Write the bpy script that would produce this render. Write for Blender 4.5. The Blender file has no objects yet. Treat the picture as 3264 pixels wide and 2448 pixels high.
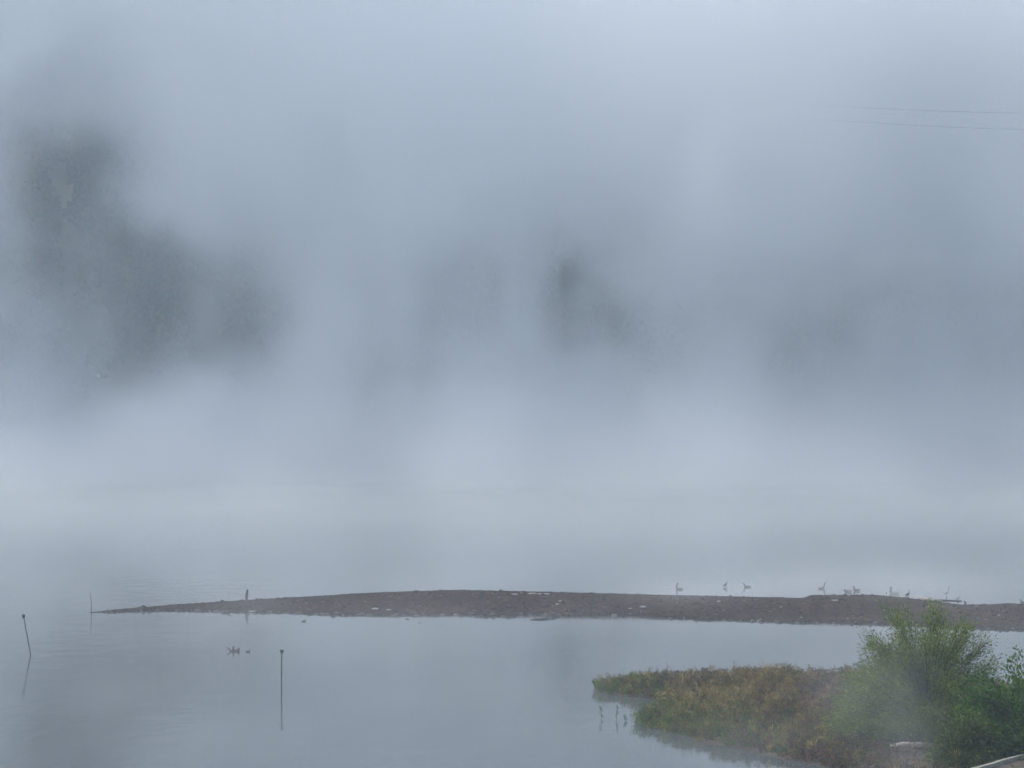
import bpy, bmesh, math, random
import numpy as np
from mathutils import Vector, Matrix

# ------------------------------------------------------------------ camera, sky, sun, exposure
SC = bpy.context.scene
COL = SC.collection
H = 15.0                 # eye height above the water, metres
F = 9255.0               # focal length in photo pixels (3264 wide)
HORIZON = 1250.0         # photo row of the horizon

cam_d = bpy.data.cameras.new('camera')
cam = bpy.data.objects.new('camera', cam_d)
COL.objects.link(cam)
cam.location = (0, 0, H)
cam.rotation_euler = (math.radians(90) + math.atan((HORIZON - 1224.0) / F), 0, 0)
cam_d.sensor_width = 36.0
cam_d.lens = 36.0 * F / 3264.0
cam_d.clip_start = 0.5
cam_d.clip_end = 6000.0
SC.camera = cam

SUN_EL, SUN_AZ = math.radians(42), math.radians(-80)      # azimuth from +Y towards +X
world = bpy.data.worlds.new('World')
SC.world = world
world.use_nodes = True
wn = world.node_tree
wn.nodes.clear()
sky = wn.nodes.new('ShaderNodeTexSky')
sky.sky_type = 'NISHITA'
sky.sun_disc = False
sky.sun_elevation = SUN_EL
sky.sun_rotation = SUN_AZ
sky.air_density = 1.0
sky.dust_density = 3.0
sky.ozone_density = 0.6
bg = wn.nodes.new('ShaderNodeBackground')
bg.inputs['Strength'].default_value = 0.10
wo = wn.nodes.new('ShaderNodeOutputWorld')
wn.links.new(sky.outputs[0], bg.inputs[0])
wn.links.new(bg.outputs[0], wo.inputs[0])

sun_d = bpy.data.lights.new('sun', 'SUN')
sun_d.energy = 1.3
sun_d.angle = math.radians(30)
sun_d.color = (1.0, 0.985, 0.965)
sun = bpy.data.objects.new('sun', sun_d)
COL.objects.link(sun)
sdir = Vector((math.cos(SUN_EL) * math.sin(SUN_AZ), math.cos(SUN_EL) * math.cos(SUN_AZ), math.sin(SUN_EL)))
sun.rotation_euler = (-sdir).to_track_quat('-Z', 'Y').to_euler()
sun.location = (-60, -40, 120)

vs = SC.view_settings
vs.view_transform = 'Standard'
vs.look = 'None'
vs.gamma = 1.0
vs.use_curve_mapping = False
vs.exposure = 1.25
SC.render.engine = 'CYCLES'
SC.cycles.max_bounces = 12
SC.cycles.diffuse_bounces = 3
SC.cycles.glossy_bounces = 2
SC.cycles.transmission_bounces = 4
SC.cycles.volume_bounces = 7
SC.cycles.transparent_max_bounces = 6
SC.cycles.use_denoising = True
SC.cycles.use_adaptive_sampling = True
SC.cycles.adaptive_threshold = 0.04
SC.cycles.adaptive_min_samples = 16
SC.cycles.volume_step_rate = 9.0
SC.cycles.volume_max_steps = 256

random.seed(7)
RNG = np.random.default_rng(7)

# ------------------------------------------------------------------ helpers
def P(px, py, z=0.0):
    """world point at height z that the photo shows at (px, py)"""
    d = F * (H - z) / (py - HORIZON)
    return Vector(((px - 1632.0) / F * d, d, z))

def Q(px, py, d):
    """world point at distance d"""
    return Vector(((px - 1632.0) / F * d, d, H - (py - HORIZON) / F * d))

def tag(o, label=None, cat=None, group=None, kind=None):
    if label: o['label'] = label
    if cat: o['category'] = cat
    if group: o['group'] = group
    if kind: o['kind'] = kind
    return o

def link(name, me, mats, parent=None, loc=None):
    o = bpy.data.objects.new(name, me)
    COL.objects.link(o)
    if mats is not None and len(me.materials) == 0:
        for m in (mats if isinstance(mats, (list, tuple)) else [mats]):
            me.materials.append(m)
    if parent is not None:
        o.parent = parent
    if loc is not None:
        o.location = loc
    return o

def empty(name, loc, rz=0.0):
    o = bpy.data.objects.new(name, None)
    COL.objects.link(o)
    o.location = loc
    o.rotation_euler = (0, 0, rz)
    o.empty_display_size = 0.3
    return o

def np_mesh(name, verts, faces, cols=None, smooth=False):
    """verts (N,3); faces (M,k) all the same length; cols (N,3) point colours"""
    me = bpy.data.meshes.new(name)
    verts = np.asarray(verts, np.float32); faces = np.asarray(faces, np.int32)
    n, (m, k) = len(verts), faces.shape
    me.vertices.add(n); me.vertices.foreach_set('co', verts.ravel())
    me.loops.add(m * k); me.loops.foreach_set('vertex_index', faces.ravel())
    me.polygons.add(m)
    me.polygons.foreach_set('loop_start', np.arange(0, m * k, k, dtype=np.int32))
    me.polygons.foreach_set('loop_total', np.full(m, k, np.int32))
    if smooth:
        me.polygons.foreach_set('use_smooth', np.ones(m, bool))
    me.update(calc_edges=True)
    if cols is not None:
        a = me.color_attributes.new('Col', 'FLOAT_COLOR', 'POINT')
        c4 = np.ones((n, 4), np.float32); c4[:, :3] = cols
        a.data.foreach_set('color', c4.ravel())
    return me

def bm_mesh(name, bm, smooth=False):
    me = bpy.data.meshes.new(name)
    bmesh.ops.recalc_face_normals(bm, faces=bm.faces)
    if smooth:
        for f in bm.faces: f.smooth = True
    bm.to_mesh(me); bm.free()
    return me

def add_tube(bm, pts, radii, seg=6, cap=True):
    pts = [Vector(p) for p in pts]
    rings = []
    for i, p in enumerate(pts):
        t = (pts[min(i + 1, len(pts) - 1)] - pts[max(i - 1, 0)]).normalized()
        a = Vector((0, 1, 0)) if abs(t.y) < 0.9 else Vector((1, 0, 0))
        u = t.cross(a).normalized(); v = t.cross(u).normalized()
        r = radii[i] if isinstance(radii, (list, tuple)) else radii
        ru, rv = r if isinstance(r, (list, tuple)) else (r, r)
        rings.append([bm.verts.new(p + u * math.cos(2 * math.pi * k / seg) * ru + v * math.sin(2 * math.pi * k / seg) * rv) for k in range(seg)])
    for a, b in zip(rings, rings[1:]):
        for k in range(seg):
            bm.faces.new((a[k], a[(k + 1) % seg], b[(k + 1) % seg], b[k]))
    if cap:
        bm.faces.new(rings[0]); bm.faces.new(list(reversed(rings[-1])))
    return rings

# ------------------------------------------------------------------ materials
def new_mat(name):
    m = bpy.data.materials.new(name); m.use_nodes = True
    nt = m.node_tree
    return m, nt, nt.nodes['Principled BSDF'], nt.nodes['Material Output']

def mottled(name, c1, c2, scale=3.0, rough=0.85, bump=0.0, bscale=None, detail=6, spec=0.3, c3=None):
    m, nt, bs, out = new_mat(name)
    tc = nt.nodes.new('ShaderNodeTexCoord')
    nz = nt.nodes.new('ShaderNodeTexNoise'); nz.inputs['Scale'].default_value = scale; nz.inputs['Detail'].default_value = detail
    rp = nt.nodes.new('ShaderNodeValToRGB')
    rp.color_ramp.elements[0].position = 0.32; rp.color_ramp.elements[1].position = 0.68
    rp.color_ramp.elements[0].color = (*c1, 1); rp.color_ramp.elements[1].color = (*c2, 1)
    if c3:
        e = rp.color_ramp.elements.new(0.85); e.color = (*c3, 1)
    nt.links.new(tc.outputs['Object'], nz.inputs['Vector'])
    nt.links.new(nz.outputs['Fac'], rp.inputs['Fac'])
    nt.links.new(rp.outputs['Color'], bs.inputs['Base Color'])
    bs.inputs['Roughness'].default_value = rough
    bs.inputs['Specular IOR Level'].default_value = spec
    if bump:
        n2 = nt.nodes.new('ShaderNodeTexNoise'); n2.inputs['Scale'].default_value = bscale or scale * 3; n2.inputs['Detail'].default_value = 5
        bp = nt.nodes.new('ShaderNodeBump'); bp.inputs['Strength'].default_value = bump; bp.inputs['Distance'].default_value = 0.1
        nt.links.new(tc.outputs['Object'], n2.inputs['Vector'])
        nt.links.new(n2.outputs['Fac'], bp.inputs['Height'])
        nt.links.new(bp.outputs['Normal'], bs.inputs['Normal'])
    return m

def leaf_mat(name, trans=0.3, rough=0.6):
    m, nt, bs, out = new_mat(name)
    at = nt.nodes.new('ShaderNodeAttribute'); at.attribute_name = 'Col'
    bs.inputs['Roughness'].default_value = rough
    bs.inputs['Specular IOR Level'].default_value = 0.12
    tr = nt.nodes.new('ShaderNodeBsdfTranslucent')
    mx = nt.nodes.new('ShaderNodeMixShader'); mx.inputs[0].default_value = trans
    nt.links.new(at.outputs['Color'], bs.inputs['Base Color'])
    nt.links.new(at.outputs['Color'], tr.inputs['Color'])
    nt.links.new(bs.outputs[0], mx.inputs[1]); nt.links.new(tr.outputs[0], mx.inputs[2])
    nt.links.new(mx.outputs[0], out.inputs['Surface'])
    return m

def water_mat():
    m, nt, bs, out = new_mat('lake_water')
    bs.inputs['Base Color'].default_value = (0.078, 0.093, 0.099, 1)
    bs.inputs['Roughness'].default_value = 0.07
    bs.inputs['IOR'].default_value = 1.333
    tc = nt.nodes.new('ShaderNodeTexCoord')
    mp = nt.nodes.new('ShaderNodeMapping'); mp.inputs['Scale'].default_value = (0.7, 0.35, 1)
    n1 = nt.nodes.new('ShaderNodeTexNoise'); n1.inputs['Scale'].default_value = 0.9; n1.inputs['Detail'].default_value = 4
    n2 = nt.nodes.new('ShaderNodeTexNoise'); n2.inputs['Scale'].default_value = 0.03; n2.inputs['Detail'].default_value = 2
    mr = nt.nodes.new('ShaderNodeMapRange'); mr.inputs['From Min'].default_value = 0.4; mr.inputs['From Max'].default_value = 0.65
    mr.inputs['To Min'].default_value = 0.14; mr.inputs['To Max'].default_value = 0.40
    bp = nt.nodes.new('ShaderNodeBump'); bp.inputs['Distance'].default_value = 0.05
    nt.links.new(tc.outputs['Object'], mp.inputs['Vector'])
    nt.links.new(mp.outputs[0], n1.inputs['Vector'])
    nt.links.new(tc.outputs['Object'], n2.inputs['Vector'])
    nt.links.new(n2.outputs['Fac'], mr.inputs['Value'])
    nt.links.new(mr.outputs[0], bp.inputs['Strength'])
    nt.links.new(n1.outputs['Fac'], bp.inputs['Height'])
    nt.links.new(bp.outputs['Normal'], bs.inputs['Normal'])
    return m

def volume_mat(name, density, color, aniso=0.0):
    m = bpy.data.materials.new(name); m.use_nodes = True
    nt = m.node_tree; nt.nodes.clear()
    pv = nt.nodes.new('ShaderNodeVolumePrincipled')
    pv.inputs['Color'].default_value = (*color, 1)
    pv.inputs['Density'].default_value = density
    pv.inputs['Anisotropy'].default_value = aniso
    out = nt.nodes.new('ShaderNodeOutputMaterial')
    nt.links.new(pv.outputs[0], out.inputs['Volume'])
    return m

M = dict(
    water=water_mat(),
    gravel=mottled('wet_gravel', (0.021, 0.011, 0.008), (0.042, 0.025, 0.017), 1.3, 0.95, 0.9, 9.0, spec=0.05, c3=(0.084, 0.052, 0.037)),
    stone=mottled('dark_stone', (0.040, 0.038, 0.038), (0.085, 0.078, 0.072), 5, 0.6, 0.4),
    stone_brown=mottled('brown_stone', (0.075, 0.055, 0.044), (0.14, 0.11, 0.09), 5, 0.7, 0.4),
    stone_pale=mottled('pale_stone', (0.30, 0.28, 0.26), (0.42, 0.40, 0.37), 6, 0.8, 0.4),
    stone_grey=mottled('grey_stone', (0.15, 0.14, 0.12), (0.27, 0.25, 0.21), 6, 0.85, 0.5),
    mud=mottled('marsh_mud', (0.035, 0.030, 0.024), (0.075, 0.060, 0.045), 2.0, 0.9, 0.6, 12),
    lakebed=mottled('lakebed', (0.04, 0.04, 0.035), (0.07, 0.065, 0.055), 0.5, 0.95),
    hill=mottled('hill_ground', (0.025, 0.032, 0.018), (0.05, 0.05, 0.03), 0.1, 0.95),
    post=mottled('weathered_post', (0.060, 0.054, 0.050), (0.11, 0.10, 0.09), 8, 0.85, 0.5),
    wood=mottled('weathered_wood', (0.035, 0.030, 0.027), (0.075, 0.062, 0.052), 8, 0.85, 0.5),
    driftwood=mottled('bleached_driftwood', (0.22, 0.20, 0.17), (0.36, 0.33, 0.29), 7, 0.85, 0.6),
    redwood=mottled('reddish_wood', (0.060, 0.028, 0.022), (0.10, 0.048, 0.036), 7, 0.8, 0.4),
    bark=mottled('bark', (0.045, 0.036, 0.028), (0.09, 0.073, 0.056), 6, 0.9, 0.5),
    concrete=mottled('kerb_concrete', (0.24, 0.22, 0.175), (0.35, 0.33, 0.27), 4, 0.9, 0.3),
    path=mottled('path_earth', (0.060, 0.048, 0.040), (0.11, 0.088, 0.074), 3, 0.9, 0.6),
    leaf=leaf_mat('leaves'),
    far_leaf=leaf_mat('far_leaves', 0.2, 0.8),
    bird_dark=mottled('dark_plumage', (0.020, 0.020, 0.022), (0.045, 0.042, 0.040), 12, 0.7),
    bird_grey=mottled('grey_plumage', (0.03, 0.03, 0.03), (0.065, 0.062, 0.058), 12, 0.75),
    bird_pale=mottled('pale_plumage', (0.20, 0.20, 0.19), (0.32, 0.32, 0.30), 12, 0.75),
    bird_brown=mottled('brown_plumage', (0.05, 0.040, 0.032), (0.10, 0.08, 0.062), 12, 0.75),
    wire=mottled('cable', (0.03, 0.03, 0.03), (0.05, 0.05, 0.05), 1, 0.6),
)

def wet_margin(m):
    nt = m.node_tree; bs = nt.nodes['Principled BSDF']
    src = bs.inputs['Base Color'].links[0].from_socket
    tc = nt.nodes.new('ShaderNodeTexCoord'); sp = nt.nodes.new('ShaderNodeSeparateXYZ')
    nz = nt.nodes.new('ShaderNodeTexNoise'); nz.inputs['Scale'].default_value = .35; nz.inputs['Detail'].default_value = 5
    ad = nt.nodes.new('ShaderNodeMath'); ad.operation = 'MULTIPLY_ADD'; ad.inputs[1].default_value = -.35
    mr = nt.nodes.new('ShaderNodeMapRange'); mr.inputs['From Min'].default_value = -.14; mr.inputs['From Max'].default_value = .06
    mr.inputs['To Min'].default_value = .55; mr.inputs['To Max'].default_value = 1.0
    big = nt.nodes.new('ShaderNodeTexNoise'); big.inputs['Scale'].default_value = .22; big.inputs['Detail'].default_value = 6
    mb = nt.nodes.new('ShaderNodeMapRange'); mb.inputs['From Min'].default_value = .35; mb.inputs['From Max'].default_value = .65
    mb.inputs['To Min'].default_value = .72; mb.inputs['To Max'].default_value = 1.35
    mu = nt.nodes.new('ShaderNodeMath'); mu.operation = 'MULTIPLY'
    vm = nt.nodes.new('ShaderNodeVectorMath'); vm.operation = 'SCALE'
    L = nt.links.new
    L(tc.outputs['Object'], sp.inputs[0]); L(tc.outputs['Object'], nz.inputs['Vector']); L(tc.outputs['Object'], big.inputs['Vector'])
    L(nz.outputs['Fac'], ad.inputs[0]); L(sp.outputs[2], ad.inputs[2]); L(ad.outputs[0], mr.inputs['Value']); L(big.outputs['Fac'], mb.inputs['Value'])
    L(mr.outputs[0], mu.inputs[0]); L(mb.outputs[0], mu.inputs[1]); L(src, vm.inputs[0]); L(mu.outputs[0], vm.inputs['Scale'])
    L(vm.outputs[0], bs.inputs['Base Color'])
wet_margin(M['gravel'])

# ------------------------------------------------------------------ the setting: water, lake bed, far hillside
def plane_grid(x0, x1, y0, y1, nx, ny, zf):
    xs = np.linspace(x0, x1, nx); ys = np.linspace(y0, y1, ny)
    X, Y = np.meshgrid(xs, ys)
    Z = zf(X, Y)
    v = np.stack([X.ravel(), Y.ravel(), Z.ravel()], 1)
    i = np.arange((ny - 1) * nx).reshape(ny - 1, nx)[:, :-1].ravel()
    f = np.stack([i, i + 1, i + nx + 1, i + nx], 1)
    return v, f

v, f = plane_grid(-900, 900, -60, 1500, 2, 2, lambda X, Y: X * 0)
tag(link('lake_water', np_mesh('lake_water', v, f), M['water']), 'still grey lake water reflecting the fog', 'water', kind='structure')

_ph = RNG.uniform(0, 6.28, (9, 2)); _fr = RNG.normal(0, 1, (9, 2)); _fr /= np.linalg.norm(_fr, axis=1)[:, None]
_fr *= np.array([60, 90, 35, 48, 120, 25, 70, 30, 20])[:, None] ** -1.0 * 6.28
def hill_noise(X, Y):
    s = 0
    for (a, b), (p, q) in zip(_fr, _ph):
        s = s + np.sin(a * X + b * Y + p) * (6.28 / np.hypot(a, b)) / 60.0
    return s
def shore_y(X):
    return 556 + 0.10 * X + 9 * np.sin(X / 47.0 + 1.0) + 5 * np.sin(X / 19.0)
def hill_z(X, Y):
    t = np.maximum(Y - shore_y(X), -20.0)
    top = 50 + 60 * np.exp(-((X + 92) / 54.0) ** 2) + 15 * np.exp(-((X - 15) / 30.0) ** 2) - 19 / (1 + np.exp(-(X - 30) / 18.0)) + 6 * np.sin(X / 60.0)
    z = np.where(t < 0, t * 0.12, top * (1 - np.exp(-t / 85.0)))
    return z + np.where(t > 4, np.clip((t - 4) / 30, 0, 1) * hill_noise(X, Y) * 0.7, 0)
v, f = plane_grid(-650, 650, 520, 1150, 160, 90, hill_z)
tag(link('hillside', np_mesh('hillside', v, f, smooth=True), M['hill']), 'steep far hillside hidden behind the fog', 'hillside', kind='structure')

# ------------------------------------------------------------------ leaf cards gathered into one mesh
def leaf_quads(pts, size, cols, aspect=0.45, up=0.0, rng=RNG, dirs=None):
    """one kite-shaped leaf (two triangles' worth, slightly folded) at every point"""
    n = len(pts)
    d = rng.normal(0, 1, (n, 3)) if dirs is None else dirs + rng.normal(0, 0.35, (n, 3))
    d[:, 2] += up
    d /= np.linalg.norm(d, axis=1)[:, None] + 1e-9
    r = rng.normal(0, 1, (n, 3))
    s = np.cross(d, r); s /= np.linalg.norm(s, axis=1)[:, None] + 1e-9
    size = np.broadcast_to(np.asarray(size, float), (n,))[:, None]
    a = pts; c = pts + d * size
    m_ = pts + d * size * 0.45
    b = m_ + s * size * aspect * 0.5; e = m_ - s * size * aspect * 0.5
    v = np.stack([a, b, c, e], 1).reshape(-1, 3)
    f = np.arange(n * 4).reshape(n, 4)
    return v, f, np.repeat(cols, 4, 0)

def vary(base, n, amt=0.25, rng=RNG):
    base = np.asarray(base, float)
    k = rng.lognormal(0, amt, (n, 1)); hue = rng.normal(0, 0.06, (n, 3))
    return np.clip(base * k * (1 + hue), 0.004, 0.6)

def clump_points(c, r, n, rng=RNG, hollow=0.55):
    """points spread through an ellipsoid, denser towards its skin"""
    d = rng.normal(0, 1, (n, 3)); d /= np.linalg.norm(d, axis=1)[:, None]
    rad = hollow + (1 - hollow) * rng.random((n, 1)) ** 0.6
    rad *= rng.choice([1.0, 0.6], (n, 1), p=[0.8, 0.2])
    return np.asarray(c) + d * rad * np.asarray(r)

def crown_cloud(h, w, nclump, nleaf, rng, base=0.25, shape='round'):
    """clumps of leaves filling a crown of height h, width w; returns points (local)"""
    pts = []
    for i in range(nclump):
        t = rng.random() ** 0.8
        z = h * (base + (1 - base) * t)
        if shape == 'cone':
            rr = w * 0.5 * (1.05 - t) ** 0.8
        else:
            rr = w * 0.5 * math.sqrt(max(0.05, 1 - (2 * t - 0.85) ** 2 / 1.35))
        a = rng.random() * 6.283; q = rr * (0.35 + 0.6 * rng.random())
        cr = w * rng.uniform(0.10, 0.2)
        pts.append(clump_points((q * math.cos(a), q * math.sin(a), z), (cr, cr, cr * 0.75), nleaf, rng))
    return np.concatenate(pts)

# far woodland: one mass nobody could count through this fog
rng = np.random.default_rng(11)
V, FC, C = [], [], []
off = 0
palette = [(0.016, 0.028, 0.020), (0.022, 0.034, 0.022), (0.028, 0.036, 0.022), (0.030, 0.032, 0.024), (0.018, 0.028, 0.024)]
templates = [crown_cloud(1.0, w, 22, 22, rng, 0.16, s) for w, s in ((0.62, 'round'), (0.5, 'round'), (0.75, 'round'), (0.42, 'cone'), (0.38, 'cone'))]
ntree = 0
for k in range(1500):
    x = rng.uniform(-190, 190); t = rng.uniform(0, 1) ** 0.9 * 190 + 2
    y = float(shore_y(np.array(x))) + t
    hgt = rng.uniform(10, 19) if t > 12 else rng.uniform(6, 12)
    if abs(x) > 0.25 * y + 25: continue
    tp = templates[rng.integers(0, 5)]
    a = rng.random() * 6.28
    R_ = np.array([[math.cos(a), -math.sin(a), 0], [math.sin(a), math.cos(a), 0], [0, 0, 1]])
    pts = tp @ R_.T * hgt * np.array([1, 1, 1]) + np.array([x, y, float(hill_z(np.array(x), np.array(y))) - 0.4])
    pal = palette[rng.integers(0, 5)] if rng.random() > .28 else (0.058, 0.032, 0.022)
    col = vary(pal, len(pts), 0.3, rng)
    v_, f_, c_ = leaf_quads(pts, rng.uniform(0.9, 1.7, len(pts)), col, 0.8, 0, rng)
    V.append(v_); FC.append(f_ + off); C.append(c_); off += len(v_); ntree += 1
me = np_mesh('woodland', np.concatenate(V), np.concatenate(FC), np.concatenate(C))
tag(link('woodland', me, M['far_leaf']), 'dark hillside woodland showing dimly through gaps in the fog', 'woodland', kind='stuff')

# ------------------------------------------------------------------ trees that loom out of the fog
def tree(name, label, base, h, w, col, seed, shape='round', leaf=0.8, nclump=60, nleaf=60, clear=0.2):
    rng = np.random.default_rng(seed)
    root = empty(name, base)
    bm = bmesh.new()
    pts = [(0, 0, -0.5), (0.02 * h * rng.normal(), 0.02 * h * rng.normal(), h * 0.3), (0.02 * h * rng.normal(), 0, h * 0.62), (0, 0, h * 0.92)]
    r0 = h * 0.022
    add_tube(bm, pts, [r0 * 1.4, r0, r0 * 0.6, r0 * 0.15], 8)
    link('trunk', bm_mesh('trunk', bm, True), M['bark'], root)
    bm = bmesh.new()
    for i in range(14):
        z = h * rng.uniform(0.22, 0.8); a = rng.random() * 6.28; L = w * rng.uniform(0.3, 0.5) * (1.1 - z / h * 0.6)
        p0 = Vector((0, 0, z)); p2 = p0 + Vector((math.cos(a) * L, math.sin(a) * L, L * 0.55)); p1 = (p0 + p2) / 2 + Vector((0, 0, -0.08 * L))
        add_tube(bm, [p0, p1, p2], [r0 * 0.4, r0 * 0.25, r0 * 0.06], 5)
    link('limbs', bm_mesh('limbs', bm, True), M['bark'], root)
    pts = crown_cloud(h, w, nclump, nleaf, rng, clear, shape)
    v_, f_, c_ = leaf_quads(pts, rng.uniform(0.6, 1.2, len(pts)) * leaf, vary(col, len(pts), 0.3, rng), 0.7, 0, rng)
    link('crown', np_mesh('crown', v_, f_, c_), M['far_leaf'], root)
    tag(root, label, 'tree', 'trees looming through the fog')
    return root

def on_hill(px, py_base_guess, t):
    """a point on the hillside t metres behind the shore, along photo column px"""
    y = 556.0 + t
    for _ in range(6):
        x = (px - 1632.0) / F * y
        y = float(shore_y(np.array(x))) + t
    return Vector((x, y, float(hill_z(np.array(x), np.array(y))) - 0.2))

tree('conifer_tree', 'tallest dark tree at the head of the deep gap in the fog', on_hill(300, 0, 60), 26, 13, (0.018, 0.028, 0.018), 1, 'cone', 0.9, 80, 60)
tree('broadleaf_tree', 'broad dark tree under the tallest one, lower edge of the fog gap', on_hill(420, 0, 26), 22, 15, (0.026, 0.030, 0.020), 2, 'round')
tree('broadleaf_tree', 'lone dark tree in the small oval fog gap above the gravel bar', on_hill(1865, 0, 38), 22, 10, (0.022, 0.028, 0.020), 3, 'round')
tree('broadleaf_tree', 'slender faint tree veiled in fog between the deep gap and the oval gap', on_hill(1085, 0, 75), 22, 8, (0.030, 0.034, 0.022), 4, 'cone')
tree('broadleaf_tree', 'faint olive tree almost lost in fog above the green willow', on_hill(2710, 0, 14), 15, 10, (0.045, 0.042, 0.020), 5, 'round')
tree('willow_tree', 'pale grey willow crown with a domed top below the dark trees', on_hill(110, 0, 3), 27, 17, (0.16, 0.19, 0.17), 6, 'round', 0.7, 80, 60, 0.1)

# ------------------------------------------------------------------ overhead wires
for label, pr, pl in (('upper of two thin overhead wires fading into the fog', (3700, 362), (2500, 326)),
                      ('lower of two thin overhead wires fading into the fog', (3700, 420), (2500, 370))):
    a, b = Q(*pr, 395.0), Q(*pl, 470.0)
    bm = bmesh.new()
    pts = []
    for i in range(25):
        t = i / 24; p = a.lerp(b, t); p.z -= 1.2 * 4 * t * (1 - t) * 0.5
        pts.append(p)
    add_tube(bm, pts, 0.015, 6)
    tag(link('overhead_wire', bm_mesh('overhead_wire', bm), M['wire']), label, 'wire', 'overhead wires')

# ------------------------------------------------------------------ stones
def stone_mesh(name, seed, flat=0.6):
    r = random.Random(seed)
    bm = bmesh.new()
    bmesh.ops.create_icosphere(bm, subdivisions=1, radius=1.0)
    for v in bm.verts:
        k = r.uniform(0.72, 1.12)
        v.co = Vector((v.co.x * k, v.co.y * k * 0.8, v.co.z * k * flat))
    return bm_mesh(name, bm)
STONES = {}
def stone(parent, p, size, mat, seed, flat=0.6, sx=1.0, rz=None):
    key = (seed % 6, flat, mat)
    if key not in STONES:
        STONES[key] = stone_mesh('stone', seed % 6, flat); STONES[key].materials.append(M[mat])
    o = bpy.data.objects.new('stone', STONES[key]); COL.objects.link(o)
    if parent: o.parent = parent
    o.location = p; o.scale = (size * sx, size, size); o.rotation_euler = (0, 0, random.random() * 6.28 if rz is None else rz)
    return o

# ------------------------------------------------------------------ gravel bar
FRONT = [(285, 1953), (420, 1949), (560, 1947), (800, 1951), (1000, 1958), (1200, 1962), (1350, 1961), (1500, 1960), (1620, 1966), (1700, 1958), (1800, 1964), (2000, 1961),
         (2150, 1972), (2300, 1976), (2500, 1985), (2700, 1986), (2900, 1996), (3080, 2003), (3264, 2012), (3700, 2036), (4300, 2060)]
CREST = [(285, 1951.5, .03), (420, 1939, .12), (560, 1927, .22), (787, 1912, .40), (1000, 1900, .6), (1200, 1888, .8), (1450, 1880, .9), (1700, 1885, .9), (2000, 1893, .85),
         (2300, 1900, .8), (2560, 1906, .75), (2585, 1896, .95), (2790, 1896, .95), (2880, 1904, .85), (2960, 1914, .75), (3060, 1927, .65), (3170, 1926, .65), (3210, 1922, .7), (3264, 1925, .7), (3700, 1940, .9), (4300, 1950, 1.0)]
fx, fy = zip(*FRONT); cx, cy, cz = zip(*CREST)
NB, NW = 420, 26
rng = np.random.default_rng(5)
verts = []
pxs = np.linspace(285, 4300, NB)
wob = np.cumsum(rng.normal(0, 1, NB)); wob -= np.convolve(wob, np.ones(25) / 25, 'same'); wob *= 0.16
BAR_F, BAR_C = [], []
for i, px in enumerate(pxs):
    k = min(1.0, (px - 280) / 300.0)
    pf = P(px, np.interp(px, fx, fy)); pf.y += wob[i] * k
    z = float(np.interp(px, cx, cz)); pc = P(px, np.interp(px, cx, cy), z)
    BAR_F.append(pf.copy()); BAR_C.append(pc.copy())
    for j in range(NW):
        t = j / (NW - 1)
        if t < 0.12:
            q = pf + Vector((0, -1.6 * k * (1 - t / 0.12), -0.30 * (1 - t / 0.12)))
        elif t < 0.72:
            s = (t - 0.12) / 0.6
            q = pf.lerp(pc, s); q.z = pc.z * (s ** 0.8)
            q.z += rng.normal(0, 0.022) * k * (0.3 + 0.7 * math.sin(s * 3.0))
        else:
            s = (t - 0.72) / 0.28
            q = pc + Vector((0, 6.0 * k * s + 0.2 * s, -(pc.z + 0.3) * s))
        verts.append(q[:])
i = np.arange(NB - 1)[:, None] * NW + np.arange(NW - 1)[None, :]
faces = np.stack([i, i + NW, i + NW + 1, i + 1], -1).reshape(-1, 4)
bar = tag(link('gravel_bar', np_mesh('gravel_bar', np.array(verts), faces, smooth=False), M['gravel']), 'long low brown gravel bar lying in the lake', 'gravel bar', kind='structure')

def bar_point(px, s):
    u = (px - 285) / (4300 - 285) * (NB - 1); a = int(min(max(u, 0), NB - 2)); w = u - a
    pf = BAR_F[a].lerp(BAR_F[a + 1], w); pc = BAR_C[a].lerp(BAR_C[a + 1], w)
    q = pf.lerp(pc, s); q.z = pc.z * (max(s, 0.0) ** 0.8)
    return q

# pebbles joined into one mesh
ico = bmesh.new(); bmesh.ops.create_icosphere(ico, subdivisions=1, radius=1.0)
iv = np.array([v.co[:] for v in ico.verts]); ic = np.array([[v.index for v in f.verts] for f in ico.faces]); ico.free()
oc = np.array([(1, 0, 0), (-1, 0, 0), (0, 1, 0), (0, -1, 0), (0, 0, 1), (0, 0, -1)], float)
of = np.array([(0, 2, 4), (2, 1, 4), (1, 3, 4), (3, 0, 4), (2, 0, 5), (1, 2, 5), (3, 1, 5), (0, 3, 5)])
V, FC, C = [], [], []; off = 0
for k in range(9000):
    px = rng.uniform(330, 3500); s = rng.random()
    if px < 560 and rng.random() < 0.5: continue
    p = bar_point(px, s)
    sz = 0.035 * rng.lognormal(0, 0.5) + 0.02
    if s < 0.06: sz *= 1.5
    q = oc * (1 + rng.normal(0, 0.15, oc.shape)) * sz * np.array([1.3, 1.0, 0.65]) + np.array(p[:]) + np.array([0, 0, 0.2 * sz])
    c = np.array((0.040, 0.025, 0.019)) * rng.lognormal(-0.1, 0.4)
    if rng.random() < 0.006: c = np.array((0.26, 0.25, 0.23))
    V.append(q); FC.append(of + off); C.append(np.tile(np.clip(c, 0, .4), (6, 1))); off += 6
pm, nt, bs, out = new_mat('pebbles')
at = nt.nodes.new('ShaderNodeAttribute'); at.attribute_name = 'Col'
nt.links.new(at.outputs['Color'], bs.inputs['Base Color']); bs.inputs['Roughness'].default_value = 0.95; bs.inputs['Specular IOR Level'].default_value = 0.05
pb = link('pebbles', np_mesh('pebbles', np.concatenate(V), np.concatenate(FC), np.concatenate(C)), pm, bar)
pb['kind'] = 'stuff'

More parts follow.
